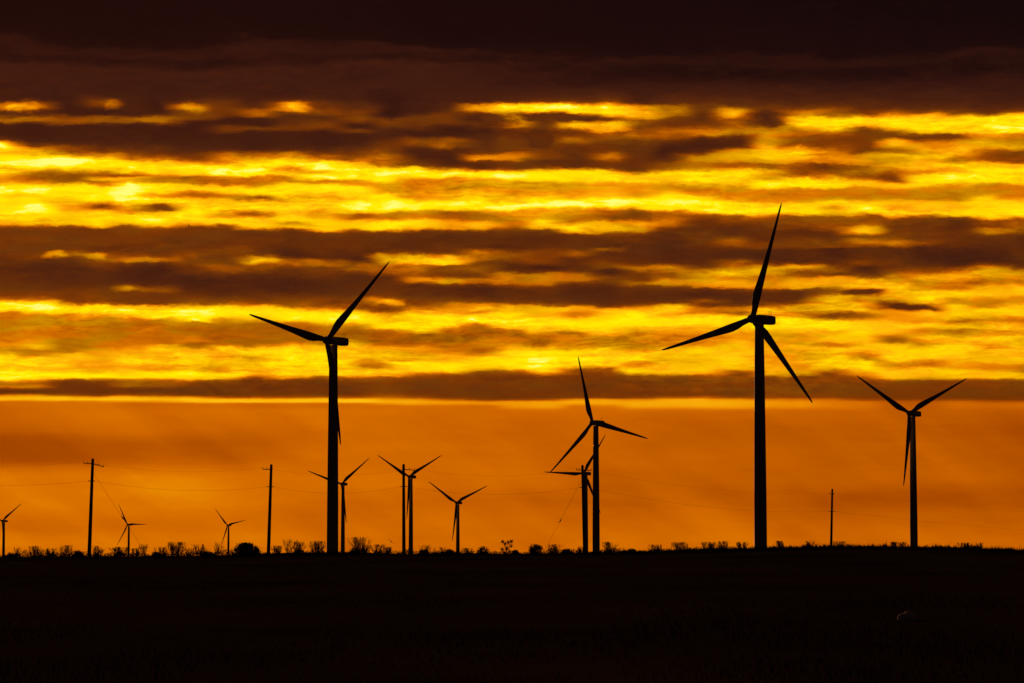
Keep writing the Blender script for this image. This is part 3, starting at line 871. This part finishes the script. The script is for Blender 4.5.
LO = [
 [(10,0.25),(40,0.25),(90,0.2),(150,0.22),(200,0.27),(235,0.5),(262,0.9),(285,0.6),(310,0.48),(380,0.5),(430,0.5),(465,0.65),(490,0.8),(515,0.7),(545,0.85),(575,0.85),(590,0.4),(602,0.5),(620,0.22),(640,0.5),(655,0.7),(670,0.5)],  # 0
 [(10,0.25),(40,0.28),(90,0.18),(150,0.2),(200,0.26),(235,0.5),(265,0.95),(290,0.65),(310,0.5),(380,0.52),(415,0.55),(440,0.65),(460,0.45),(480,0.65),(505,0.85),(525,0.7),(555,0.9),(575,0.6),(590,0.4),(602,0.55),(620,0.22),(640,0.5),(652,0.7),(670,0.5)],  # 32
 [(10,0.25),(40,0.4),(55,0.22),(120,0.18),(200,0.25),(250,0.4),(272,0.9),(290,0.75),(310,0.5),(380,0.5),(425,0.45),(455,0.5),(480,0.75),(510,0.7),(530,0.65),(552,0.9),(572,0.5),(590,0.25),(625,0.25),(645,0.6),(655,0.7),(670,0.5)],  # 64
 [(10,0.22),(30,0.3),(45,0.4),(70,0.3),(110,0.22),(150,0.2),(200,0.27),(250,0.35),(275,0.9),(295,0.7),(315,0.5),(380,0.48),(430,0.5),(450,0.65),(480,0.65),(510,0.65),(535,0.65),(558,0.9),(575,0.5),(590,0.28),(630,0.24),(650,0.6),(660,0.7),(672,0.5)],  # 96
 [(10,0.24),(50,0.35),(62,0.5),(78,0.25),(120,0.16),(170,0.22),(192,0.4),(205,0.25),(245,0.3),(265,0.7),(290,0.9),(310,0.6),(340,0.45),(400,0.47),(435,0.6),(465,0.7),(500,0.8),(525,0.65),(550,0.85),(570,0.75),(590,0.4),(600,0.45),(620,0.24),(645,0.5),(660,0.75),(675,0.5)],  # 128
 [(10,0.24),(50,0.3),(62,0.48),(78,0.22),(110,0.15),(170,0.18),(195,0.35),(210,0.25),(250,0.35),(270,0.8),(300,0.9),(315,0.75),(330,0.5),(400,0.45),(420,0.5),(450,0.8),(475,0.75),(500,0.65),(525,0.6),(550,0.85),(568,0.75),(585,0.4),(600,0.4),(625,0.24),(650,0.6),(662,0.7),(675,0.5)],  # 160
 [(10,0.24),(60,0.35),(90,0.25),(120,0.2),(160,0.16),(220,0.24),(250,0.4),(270,0.85),(320,0.95),(335,0.5),(360,0.42),(410,0.5),(425,0.42),(445,0.7),(475,0.8),(500,0.75),(520,0.65),(545,0.9),(568,0.8),(582,0.4),(630,0.24),(650,0.6),(664,0.72),(678,0.5)],  # 192
 [(10,0.25),(30,0.3),(70,0.25),(95,0.38),(120,0.25),(180,0.16),(230,0.28),(255,0.55),(285,0.9),(310,0.75),(330,0.5),(400,0.42),(430,0.55),(450,0.75),(475,0.65),(495,0.65),(520,0.65),(550,0.85),(568,0.75),(580,0.35),(630,0.25),(655,0.6),(667,0.72),(680,0.5)],  # 224
 [(10,0.22),(45,0.3),(68,0.65),(85,0.35),(110,0.3),(150,0.16),(210,0.22),(255,0.35),(280,0.85),(305,0.8),(330,0.5),(350,0.42),(410,0.42),(435,0.7),(460,0.85),(480,0.6),(510,0.7),(545,0.6),(558,0.5),(580,0.28),(630,0.25),(655,0.55),(667,0.75),(680,0.5)],  # 256
 [(10,0.2),(50,0.15),(75,0.42),(95,0.3),(130,0.2),(165,0.15),(220,0.25),(260,0.4),(280,0.85),(310,0.9),(330,0.6),(350,0.42),(410,0.42),(435,0.75),(490,0.85),(520,0.8),(550,0.85),(568,0.45),(585,0.28),(630,0.25),(655,0.6),(668,0.72),(680,0.5)],  # 288
 [(10,0.22),(50,0.18),(78,0.42),(95,0.28),(140,0.2),(165,0.16),(220,0.25),(265,0.4),(285,0.8),(315,0.9),(335,0.7),(360,0.45),(400,0.45),(430,0.7),(480,0.85),(520,0.8),(550,0.75),(570,0.35),(630,0.25),(655,0.6),(668,0.72),(680,0.5)],  # 320
 [(10,0.22),(30,0.2),(60,0.16),(95,0.42),(115,0.3),(150,0.18),(230,0.25),(265,0.35),(285,0.75),(310,0.9),(330,0.75),(360,0.4),(400,0.42),(430,0.7),(470,0.7),(500,0.8),(525,0.65),(548,0.85),(565,0.4),(630,0.24),(655,0.6),(668,0.72),(680,0.5)],  # 352
 [(10,0.2),(38,0.4),(55,0.65),(85,0.4),(110,0.4),(140,0.2),(200,0.25),(225,0.4),(245,0.55),(265,0.35),(285,0.45),(305,0.7),(345,0.9),(365,0.45),(410,0.4),(435,0.65),(470,0.7),(515,0.5),(545,0.8),(565,0.35),(610,0.3),(640,0.35),(660,0.6),(672,0.65),(683,0.5)],  # 384
 [(10,0.2),(40,0.42),(62,0.75),(85,0.45),(105,0.42),(130,0.35),(150,0.5),(170,0.2),(230,0.25),(270,0.42),(290,0.7),(320,0.85),(360,0.85),(375,0.45),(410,0.38),(440,0.65),(480,0.65),(510,0.85),(540,0.75),(558,0.35),(620,0.25),(655,0.5),(670,0.65),(683,0.52)],  # 416
 [(10,0.2),(40,0.4),(72,0.85),(90,0.3),(105,0.35),(125,0.25),(150,0.6),(170,0.25),(185,0.18),(230,0.25),(262,0.4),(280,0.65),(325,0.9),(345,0.65),(365,0.42),(420,0.42),(445,0.55),(470,0.6),(490,0.65),(520,0.85),(545,0.6),(560,0.3),(640,0.26),(660,0.5),(672,0.62),(683,0.52)],  # 448
 [(10,0.2),(40,0.45),(65,0.4),(80,0.3),(110,0.35),(130,0.25),(150,0.45),(170,0.22),(185,0.17),(230,0.25),(262,0.65),(290,0.7),(315,0.85),(335,0.55),(355,0.42),(390,0.45),(435,0.5),(445,0.4),(470,0.7),(495,0.8),(520,0.75),(540,0.35),(560,0.28),(650,0.26),(665,0.5),(675,0.6),(683,0.52)],  # 480
 [(10,0.2),(50,0.32),(75,0.25),(100,0.18),(125,0.45),(145,0.5),(165,0.4),(185,0.2),(240,0.25),(262,0.6),(280,0.7),(320,0.85),(355,0.7),(375,0.45),(415,0.5),(440,0.7),(480,0.85),(520,0.75),(540,0.4),(565,0.28),(650,0.26),(665,0.55),(678,0.62)],  # 512
 [(10,0.22),(50,0.3),(80,0.28),(100,0.15),(125,0.45),(155,0.5),(175,0.25),(230,0.22),(258,0.55),(275,0.75),(292,0.65),(320,0.85),(350,0.8),(375,0.55),(400,0.42),(425,0.5),(460,0.85),(510,0.85),(540,0.7),(550,0.5),(575,0.28),(650,0.26),(665,0.6),(678,0.62)],  # 544
 [(10,0.22),(35,0.38),(60,0.2),(90,0.2),(120,0.28),(140,0.48),(160,0.3),(190,0.17),(250,0.25),(268,0.65),(288,0.5),(305,0.7),(340,0.85),(375,0.5),(400,0.5),(430,0.55),(460,0.8),(500,0.85),(522,0.5),(540,0.32),(600,0.26),(650,0.3),(668,0.65),(680,0.55)],  # 576
 [(5,0.2),(15,0.4),(30,0.2),(80,0.3),(100,0.32),(120,0.15),(150,0.3),(170,0.22),(200,0.17),(255,0.25),(272,0.7),(295,0.75),(340,0.85),(365,0.7),(385,0.65),(400,0.5),(430,0.6),(460,0.8),(500,0.8),(520,0.6),(530,0.35),(600,0.26),(650,0.3),(665,0.65),(680,0.6)],  # 608
 [(10,0.2),(60,0.2),(85,0.3),(105,0.45),(125,0.3),(150,0.25),(165,0.4),(180,0.25),(215,0.2),(250,0.28),(270,0.65),(310,0.9),(340,0.8),(360,0.65),(385,0.5),(410,0.55),(440,0.5),(460,0.75),(490,0.8),(508,0.55),(530,0.8),(550,0.45),(570,0.3),(640,0.27),(660,0.6),(675,0.65)],  # 640
 [(10,0.17),(60,0.17),(85,0.25),(100,0.5),(120,0.4),(145,0.45),(165,0.55),(180,0.3),(215,0.2),(250,0.35),(270,0.75),(300,0.75),(320,0.85),(350,0.7),(380,0.55),(430,0.5),(455,0.75),(500,0.7),(530,0.75),(550,0.6),(570,0.3),(640,0.28),(660,0.65),(675,0.65)],  # 672
 [(10,0.2),(60,0.18),(90,0.22),(120,0.5),(145,0.55),(165,0.6),(185,0.25),(215,0.17),(238,0.35),(255,0.25),(272,0.5),(290,0.5),(310,0.85),(340,0.75),(370,0.65),(410,0.5),(450,0.75),(490,0.7),(540,0.75),(560,0.35),(640,0.3),(660,0.65),(678,0.65)],  # 704
 [(10,0.22),(50,0.17),(80,0.4),(100,0.4),(120,0.65),(140,0.5),(165,0.65),(185,0.3),(215,0.18),(250,0.22),(272,0.55),(290,0.4),(310,0.75),(350,0.8),(390,0.6),(420,0.7),(460,0.75),(500,0.75),(530,0.65),(548,0.35),(640,0.3),(660,0.6),(678,0.65)],  # 736
 [(5,0.3),(20,0.2),(60,0.17),(90,0.5),(110,0.6),(135,0.45),(160,0.6),(190,0.25),(220,0.2),(245,0.25),(262,0.5),(285,0.75),(305,0.55),(330,0.85),(370,0.75),(410,0.6),(450,0.7),(490,0.6),(530,0.7),(560,0.55),(575,0.32),(640,0.3),(660,0.55),(678,0.6)],  # 768
 [(5,0.3),(20,0.18),(70,0.17),(95,0.6),(120,0.35),(140,0.45),(165,0.7),(185,0.4),(210,0.2),(240,0.25),(258,0.6),(280,0.65),(298,0.5),(325,0.8),(360,0.8),(385,0.6),(415,0.6),(435,0.75),(470,0.55),(495,0.7),(520,0.6),(545,0.65),(565,0.35),(640,0.3),(660,0.55),(678,0.6)],  # 800
 [(5,0.3),(15,0.15),(60,0.17),(85,0.25),(105,0.35),(125,0.25),(150,0.65),(185,0.55),(200,0.35),(215,0.6),(240,0.7),(255,0.7),(280,0.75),(300,0.3),(325,0.8),(350,0.85),(372,0.65),(395,0.75),(430,0.5),(450,0.8),(480,0.75),(525,0.7),(542,0.4),(560,0.32),(640,0.3),(660,0.5),(678,0.55)],  # 832
 [(5,0.3),(15,0.2),(60,0.22),(75,0.3),(95,0.15),(125,0.22),(145,0.5),(165,0.75),(190,0.5),(205,0.2),(222,0.6),(242,0.5),(260,0.75),(285,0.65),(305,0.35),(325,0.8),(360,0.8),(400,0.75),(440,0.75),(485,0.5),(510,0.8),(540,0.65),(560,0.4),(580,0.3),(645,0.28),(665,0.5),(678,0.52)],  # 864
 [(5,0.35),(20,0.2),(60,0.22),(95,0.25),(120,0.4),(145,0.5),(165,0.6),(195,0.7),(225,0.6),(250,0.4),(268,0.22),(285,0.6),(320,0.6),(350,0.75),(385,0.6),(408,0.4),(430,0.75),(480,0.8),(515,0.5),(540,0.8),(570,0.6),(585,0.32),(650,0.28),(672,0.45)],  # 896
 [(5,0.25),(20,0.17),(60,0.17),(95,0.3),(120,0.38),(145,0.65),(170,0.5),(200,0.75),(235,0.8),(265,0.35),(285,0.75),(320,0.6),(345,0.8),(370,0.55),(395,0.7),(420,0.55),(440,0.75),(480,0.8),(507,0.45),(530,0.75),(565,0.6),(580,0.32),(650,0.28),(672,0.45)],  # 928
 [(10,0.2),(60,0.15),(95,0.3),(115,0.55),(130,0.65),(160,0.5),(185,0.5),(205,0.75),(225,0.7),(240,0.5),(265,0.75),(300,0.75),(322,0.45),(345,0.7),(368,0.45),(395,0.65),(430,0.7),(470,0.75),(515,0.6),(545,0.75),(572,0.55),(585,0.3),(650,0.28),(675,0.5)],  # 960
 [(10,0.18),(60,0.15),(90,0.4),(115,0.65),(140,0.6),(160,0.5),(185,0.75),(220,0.7),(245,0.5),(265,0.6),(290,0.75),(325,0.5),(345,0.75),(375,0.6),(410,0.7),(440,0.65),(490,0.7),(525,0.55),(550,0.75),(572,0.5),(585,0.3),(655,0.28),(678,0.5)],  # 992
 [(10,0.2),(30,0.2),(80,0.2),(110,0.4),(135,0.6),(160,0.5),(185,0.75),(205,0.75),(230,0.55),(260,0.7),(300,0.75),(325,0.5),(350,0.7),(375,0.55),(410,0.7),(440,0.7),(490,0.7),(530,0.5),(555,0.75),(575,0.45),(585,0.3),(655,0.28),(678,0.5)],  # 1024
]
HZ = [
 [(412,.5),(430,.46),(445,.405),(458,.42),(468,.5),(480,.55),(500,.55),(525,.50),(540,.53),(556,.5)],
 [(412,.5),(430,.46),(445,.405),(458,.42),(468,.5),(480,.55),(500,.55),(525,.50),(540,.53),(556,.5)],
 [(412,.51),(430,.48),(448,.41),(460,.43),(470,.5),(482,.55),(500,.55),(525,.51),(540,.53),(556,.5)],
 [(412,.52),(430,.49),(452,.42),(462,.45),(472,.51),(484,.54),(500,.54),(525,.50),(540,.53),(556,.5)],
 [(412,.53),(430,.49),(452,.46),(475,.53),(500,.53),(525,.50),(540,.53),(556,.5)],
 [(412,.53),(440,.50),(460,.49),(480,.53),(500,.52),(520,.49),(540,.52),(556,.5)],
 [(412,.51),(440,.50),(460,.49),(480,.51),(500,.49),(520,.51),(540,.52),(556,.5)],
 [(412,.50),(440,.49),(480,.49),(498,.47),(515,.5),(540,.51),(556,.5)],
 [(412,.50),(440,.48),(480,.49),(497,.46),(512,.48),(530,.50),(556,.5)],
 [(412,.49),(440,.47),(480,.47),(500,.45),(512,.47),(530,.49),(556,.5)],
 [(412,.49),(440,.47),(475,.46),(490,.44),(503,.45),(516,.48),(530,.49),(556,.5)],
 [(412,.49),(440,.47),(475,.47),(495,.44),(508,.47),(530,.50),(556,.5)],
 [(412,.48),(440,.46),(475,.48),(497,.45),(512,.48),(530,.50),(556,.5)],
 [(412,.47),(440,.46),(475,.47),(488,.46),(500,.42),(515,.46),(535,.49),(556,.49)],
 [(412,.46),(440,.45),(475,.46),(500,.42),(515,.46),(535,.49),(556,.49)],
 [(412,.46),(440,.44),(475,.45),(500,.41),(515,.45),(540,.48),(556,.48)],
 [(412,.46),(440,.43),(475,.44),(500,.41),(520,.45),(545,.47),(556,.47)],
]
TOPL = [(0, 0.0), (22, .008), (36, .035), (48, .085), (58, .07), (70, .115), (85, .115)]
TOPR = [(0, 0.0), (30, .008), (46, .028), (58, .075), (67, .045), (78, .095), (90, .105)]
VMAX = elev(0)

world = bpy.data.worlds.new('World')
scene.world = world
world.use_nodes = True
nt = world.node_tree
nt.nodes.clear()
LK = nt.links.new


def val(v):
    return v


def M(op, a, b=None, c=None, clamp=False):
    n = nt.nodes.new('ShaderNodeMath')
    n.operation = op
    n.use_clamp = clamp
    for i, v in enumerate((a, b, c)):
        if v is None:
            continue
        if isinstance(v, (int, float)):
            n.inputs[i].default_value = v
        else:
            LK(v, n.inputs[i])
    return n.outputs[0]


def smooth(v, a, b, lo=0.0, hi=1.0):
    n = nt.nodes.new('ShaderNodeMapRange')
    n.interpolation_type = 'SMOOTHSTEP'
    LK(v, n.inputs['Value'])
    n.inputs['From Min'].default_value = a
    n.inputs['From Max'].default_value = b
    n.inputs['To Min'].default_value = lo
    n.inputs['To Max'].default_value = hi
    return n.outputs['Result']


def xyz(x, y, z=0.0):
    n = nt.nodes.new('ShaderNodeCombineXYZ')
    for i, v in enumerate((x, y, z)):
        if isinstance(v, (int, float)):
            n.inputs[i].default_value = v
        else:
            LK(v, n.inputs[i])
    return n.outputs[0]


def fbm(x, y, z, detail=4, rough=.55, dist=0.0):
    n = nt.nodes.new('ShaderNodeTexNoise')
    n.noise_dimensions = '3D'
    LK(xyz(x, y, z), n.inputs['Vector'])
    n.inputs['Scale'].default_value = 1.0
    n.inputs['Detail'].default_value = detail
    n.inputs['Roughness'].default_value = rough
    n.inputs['Distortion'].default_value = dist
    return n.outputs['Fac']


def ramp(v, stops, interp='LINEAR'):
    n = nt.nodes.new('ShaderNodeValToRGB')
    cr = n.color_ramp
    cr.interpolation = interp
    while len(cr.elements) < len(stops):
        cr.elements.new(.5)
    for e, (p, c) in zip(cr.elements, stops):
        e.position = p
        e.color = c
    LK(v, n.inputs['Fac'])
    return n.outputs['Color']


tc = nt.nodes.new('ShaderNodeTexCoord')
sep = nt.nodes.new('ShaderNodeSeparateXYZ')
LK(tc.outputs['Generated'], sep.inputs[0])
dx, dy, dz = sep.outputs
dyc = M('MAXIMUM', dy, .08)
# cloud-sheet coordinates: U along the horizon, Vv up from it (units of 1/F radian)
Ux = M('MULTIPLY', M('DIVIDE', dx, dyc), F)
Vy = M('MULTIPLY', M('DIVIDE', dz, dyc), F)

# domain warp
w1 = fbm(M('MULTIPLY', Ux, 1 / 95), M('MULTIPLY', Vy, 1 / 26), 3.1, 3, .55)
w2 = fbm(M('MULTIPLY', Ux, 1 / 120), M('MULTIPLY', Vy, 1 / 30), 11.7, 3, .55)
w3 = fbm(M('MULTIPLY', Ux, 1 / 26), M('MULTIPLY', Vy, 1 / 9), 21.3, 6, .66)
w4 = fbm(M('MULTIPLY', Ux, 1 / 210), M('MULTIPLY', Vy, 1 / 60), 55.0, 4, .55)
cloudmask = smooth(Vy, 552 - 404, 552 - 390)           # the haze bank below stays calm
Uw = M('ADD', Ux, M('MULTIPLY', M('SUBTRACT', w1, .5), 46))
dv = M('ADD', M('MULTIPLY', M('SUBTRACT', w2, .5), 7), M('MULTIPLY', M('SUBTRACT', w3, .5), 9))
dv = M('MULTIPLY', dv, M('ADD', M('MULTIPLY', smooth(Vy, 140, 200), .85), .15))
dv = M('ADD', dv, M('MULTIPLY', M('MULTIPLY', M('SUBTRACT', w4, .5), 62), smooth(Vy, 458, 500)))
Vw = M('ADD', Vy, dv)

tv = M('DIVIDE', Vw, VMAX * F, clamp=True)
colc = M('DIVIDE', M('ADD', Uw, 512.0), 32.0)
colc = M('MINIMUM', M('MAXIMUM', colc, 0.0), 32.0)
total = None
for i in range(33):
    t = i / 32
    k = min(1, max(0, (t - .42) / .2))
    topl = [(a, b1 * (1 - k) + np.interp(a, [q[0] for q in TOPR], [q[1] for q in TOPR]) * k) for a, b1 in TOPL]
    h0, h1 = HZ[i // 2], HZ[min(16, (i + 1) // 2)]
    hz = [(a, .5 * (np.interp(a, [q[0] for q in h0], [q[1] for q in h0]) + np.interp(a, [q[0] for q in h1], [q[1] for q in h1]))) for a, _ in h0]
    pts = topl + [p for p in U(UP[i]) if p[0] > 91] + [p for p in Lw(LO[i]) if p[0] > 245.5] + hz
    pts = [(max(0.0, min(1.0, elev(py) / VMAX)), b) for py, b in pts]
    pts.sort()
    fc = nt.nodes.new('ShaderNodeFloatCurve')
    cm = fc.mapping
    cv = cm.curves[0]
    cv.points[0].location = (0.0, pts[0][1])
    cv.points[1].location = (1.0, 0.0)
    for (tt, b) in pts:
        if .002 < tt < .998:
            cv.points.new(tt, b)
    for p in cv.points:
        p.handle_type = 'AUTO_CLAMPED'
    cm.update()
    LK(tv, fc.inputs['Value'])
    d = M('ABSOLUTE', M('SUBTRACT', colc, float(i)))
    w = smooth(d, 0.0, 1.0, 1.0, 0.0)
    term = M('MULTIPLY', fc.outputs[0], w)
    total = term if total is None else M('ADD', total, term)


# small separate clouds and gaps: x, y, half-width, half-height, strength
BLOBS = [
    (19, 106, 15, 5, .3), (109, 104, 9, 4.5, .22), (193, 108, 12, 4, .12), (296, 107, 12, 5, .25),
    (99, 207, 9, 2.5, -.06), (159, 208, 9, 3.0, -.06), (52, 254, 8, 3, .3), (93, 255, 8, 3, .22), (121, 289, 9, 2, .2),
    (528, 117, 14, 3.5, -.25), (569, 118, 14, 4, -.3), (541, 140, 9, 8, -.15), (601, 118, 10, 1.8, -.2), (497, 122, 14, 5, -.2),
    (777, 117, 18, 6, -.12), (866, 292.5, 14, 3, -.2), (911, 307.5, 17, 3.2, -.2), (262, 261, 12, 2.6, .12), (395, 303, 10, 3.5, .3),
]
T0 = total
rag = M('MULTIPLY', M('SUBTRACT', fbm(M('MULTIPLY', Ux, 1 / 17), M('MULTIPLY', Vy, 1 / 6.5), 31.0, 4, .6), .5), 2.6)
for (x, y, hw, hh, s) in BLOBS:
    ex = M('MULTIPLY', M('SUBTRACT', M('ADD', Ux, M('MULTIPLY', M('SUBTRACT', w1, .5), 30)), x - 512.0), 1.0 / (hw * 1.7))
    ey = M('MULTIPLY', M('SUBTRACT', M('ADD', Vy, M('MULTIPLY', dv, .6)), elev(y) * F), 1.0 / (hh * 1.7))
    r2 = M('ADD', M('ADD', M('MULTIPLY', ex, ex), M('MULTIPLY', ey, ey)), rag)
    f = smooth(r2, -.25, 1.05, s * .82, 0.0)
    total = M('ADD', total, f)

total = M('MAXIMUM', total, M('MINIMUM', T0, .20))

# fine cloud texture, drawn out along the horizon
n1 = fbm(M('MULTIPLY', Uw, 1 / 36), M('MULTIPLY', Vw, 1 / 8.5), 5.5, 6, .58, .3)
n3 = fbm(M('MULTIPLY', Uw, 1 / 15), M('MULTIPLY', Vw, 1 / 5.2), 15.5, 3, .5, .3)
n2 = fbm(M('MULTIPLY', Ux, 1 / 150), M('MULTIPLY', Vw, 1 / 11), 8.2, 4, .55)
tex = M('ADD', M('ADD', M('MULTIPLY', M('SUBTRACT', n1, .5), .52), M('MULTIPLY', M('SUBTRACT', n3, .5), .26)), M('MULTIPLY', M('SUBTRACT', n2, .5), .16))
calm = smooth(fbm(M('MULTIPLY', Ux, 1 / 170), M('MULTIPLY', Vy, 1 / 34), 91.0, 2, .5), .38, .60, .40, 1.0)
lev = M('MULTIPLY', smooth(total, .05, .68, .12, 1.0), calm)
tex = M('MULTIPLY', M('MULTIPLY', tex, lev), M('ADD', M('MULTIPLY', cloudmask, .93), .07))
ray = fbm(M('ADD', M('MULTIPLY', Ux, 1 / 120), M('MULTIPLY', Vy, 1 / 75)), M('ADD', M('MULTIPLY', Ux, 1 / 900), M('MULTIPLY', Vy, -1 / 600)), 2.4, 3, .5)
mot = fbm(M('MULTIPLY', Ux, 1 / 130), M('MULTIPLY', Vy, 1 / 22), 40.2, 4, .5)
shaft = M('ADD', M('MULTIPLY', M('SUBTRACT', ray, .5), .17), M('MULTIPLY', M('SUBTRACT', mot, .5), .07))
shaft = M('MULTIPLY', shaft, M('SUBTRACT', 1.0, cloudmask))
rip = fbm(M('MULTIPLY', Uw, 1 / 42), M('MULTIPLY', Vw, 1 / 3.6), 63.0, 4, .6, .5)
rip = M('MULTIPLY', M('MULTIPLY', M('SUBTRACT', rip, .5), .42), M('MULTIPLY', M('MULTIPLY', smooth(total, .3, .7), calm), cloudmask))
bfield = M('ADD', M('ADD', M('ADD', total, tex), rip), shaft, clamp=True)

C1 = ramp(bfield, [
    (0.0, srgb(17, 7, 9)), (.05, srgb(26, 10, 10)), (.10, srgb(52, 22, 15)), (.15, srgb(70, 31, 15)), (.22, srgb(96, 45, 11)),
    (.30, srgb(120, 60, 6)), (.38, srgb(148, 80, 2)), (.46, srgb(182, 108, 0)), (.54, srgb(205, 135, 0)), (.62, srgb(226, 156, 0)),
    (.70, srgb(248, 180, 0)), (.78, srgb(255, 205, 0)), (.85, srgb(255, 224, 0)), (.92, srgb(255, 240, 4)), (1.0, srgb(255, 252, 120))])
C1b = ramp(bfield, [
    (0.0, srgb(17, 7, 9)), (.05, srgb(26, 10, 10)), (.10, srgb(52, 21, 14)), (.15, srgb(70, 30, 14)), (.22, srgb(98, 43, 9)),
    (.30, srgb(126, 56, 4)), (.38, srgb(160, 76, 2)), (.46, srgb(196, 100, 0)), (.54, srgb(224, 122, 0)), (.62, srgb(244, 146, 2)),
    (.70, srgb(255, 170, 6)), (.78, srgb(255, 194, 8)), (.86, srgb(255, 220, 6)), (.93, srgb(255, 240, 6)), (1.0, srgb(255, 252, 120))])
C2 = ramp(bfield, [
    (0.0, srgb(20, 7, 6)), (.25, srgb(105, 46, 3)), (.38, srgb(156, 66, 0)), (.42, srgb(170, 74, 0)), (.46, srgb(187, 87, 0)), (.50, srgb(203, 99, 0)),
    (.55, srgb(218, 114, 0)), (.62, srgb(240, 148, 2)), (.72, srgb(255, 188, 15)), (1.0, srgb(255, 240, 80))])
warm = smooth(fbm(M('MULTIPLY', Uw, 1 / 70), M('MULTIPLY', Vw, 1 / 13), 77.0, 4, .55), .40, .58)
hue = nt.nodes.new('ShaderNodeMix')
hue.data_type = 'RGBA'
LK(warm, hue.inputs['Factor'])
LK(C1, hue.inputs[6])
LK(C1b, hue.inputs[7])
mix = nt.nodes.new('ShaderNodeMix')
mix.data_type = 'RGBA'
LK(cloudmask, mix.inputs['Factor'])
LK(C2, mix.inputs[6])
LK(hue.outputs[2], mix.inputs[7])
glow = mix.outputs[2]

# the glowing part of the sky lies ahead; the rest of the sky is closed dark overcast
front = smooth(dy, .78, .95)
above = smooth(dz, -.03, -.005)
over = nt.nodes.new('ShaderNodeMix')
over.data_type = 'RGBA'
LK(M('MULTIPLY', front, above), over.inputs['Factor'])
over.inputs[6].default_value = srgb(17, 7, 9)
LK(glow, over.inputs[7])

SUN_AZ = math.radians(-9.0)
SUN_EL = math.radians(7.4)
sky = nt.nodes.new('ShaderNodeTexSky')
sky.sky_type = 'NISHITA'
sky.sun_disc = False
sky.sun_elevation = SUN_EL
sky.sun_rotation = SUN_AZ
sky.dust_density = 6.0
sky.air_density = 3.0
filt = nt.nodes.new('ShaderNodeMix')       # clear-sky light dimmed and reddened by the overcast
filt.data_type = 'RGBA'
filt.blend_type = 'MULTIPLY'
filt.inputs['Factor'].default_value = 1.0
LK(sky.outputs[0], filt.inputs[6])
filt.inputs[7].default_value = (.006, .003, .0015, 1)
bg1 = nt.nodes.new('ShaderNodeBackground')
LK(over.outputs[2], bg1.inputs['Color'])
bg1.inputs['Strength'].default_value = 1.0
bg2 = nt.nodes.new('ShaderNodeBackground')
LK(filt.outputs[2], bg2.inputs['Color'])
bg2.inputs['Strength'].default_value = .05
add = nt.nodes.new('ShaderNodeAddShader')
LK(bg1.outputs[0], add.inputs[0])
LK(bg2.outputs[0], add.inputs[1])
out = nt.nodes.new('ShaderNodeOutputWorld')
LK(add.outputs[0], out.inputs['Surface'])

# ------------------------------------------------------------------ sun (low, behind the clouds ahead)
sd = bpy.data.lights.new('sun', 'SUN')
sd.energy = 1.0
sd.angle = math.radians(6.0)
sd.color = (1.0, .42, .2)
so = bpy.data.objects.new('sun', sd)
to_sun = Vector((math.sin(SUN_AZ) * math.cos(SUN_EL), math.cos(SUN_AZ) * math.cos(SUN_EL), math.sin(SUN_EL)))
so.rotation_euler = to_sun.to_track_quat('Z', 'Y').to_euler()
so.location = (0, 0, 60)
col.objects.link(so)

scene.cycles.filter_width = 1.5
vs = scene.view_settings
scene.display_settings.display_device = 'sRGB'
vs.view_transform = 'Standard'
vs.look = 'None'
vs.exposure = 0.0
vs.gamma = 1.0
vs.use_curve_mapping = False
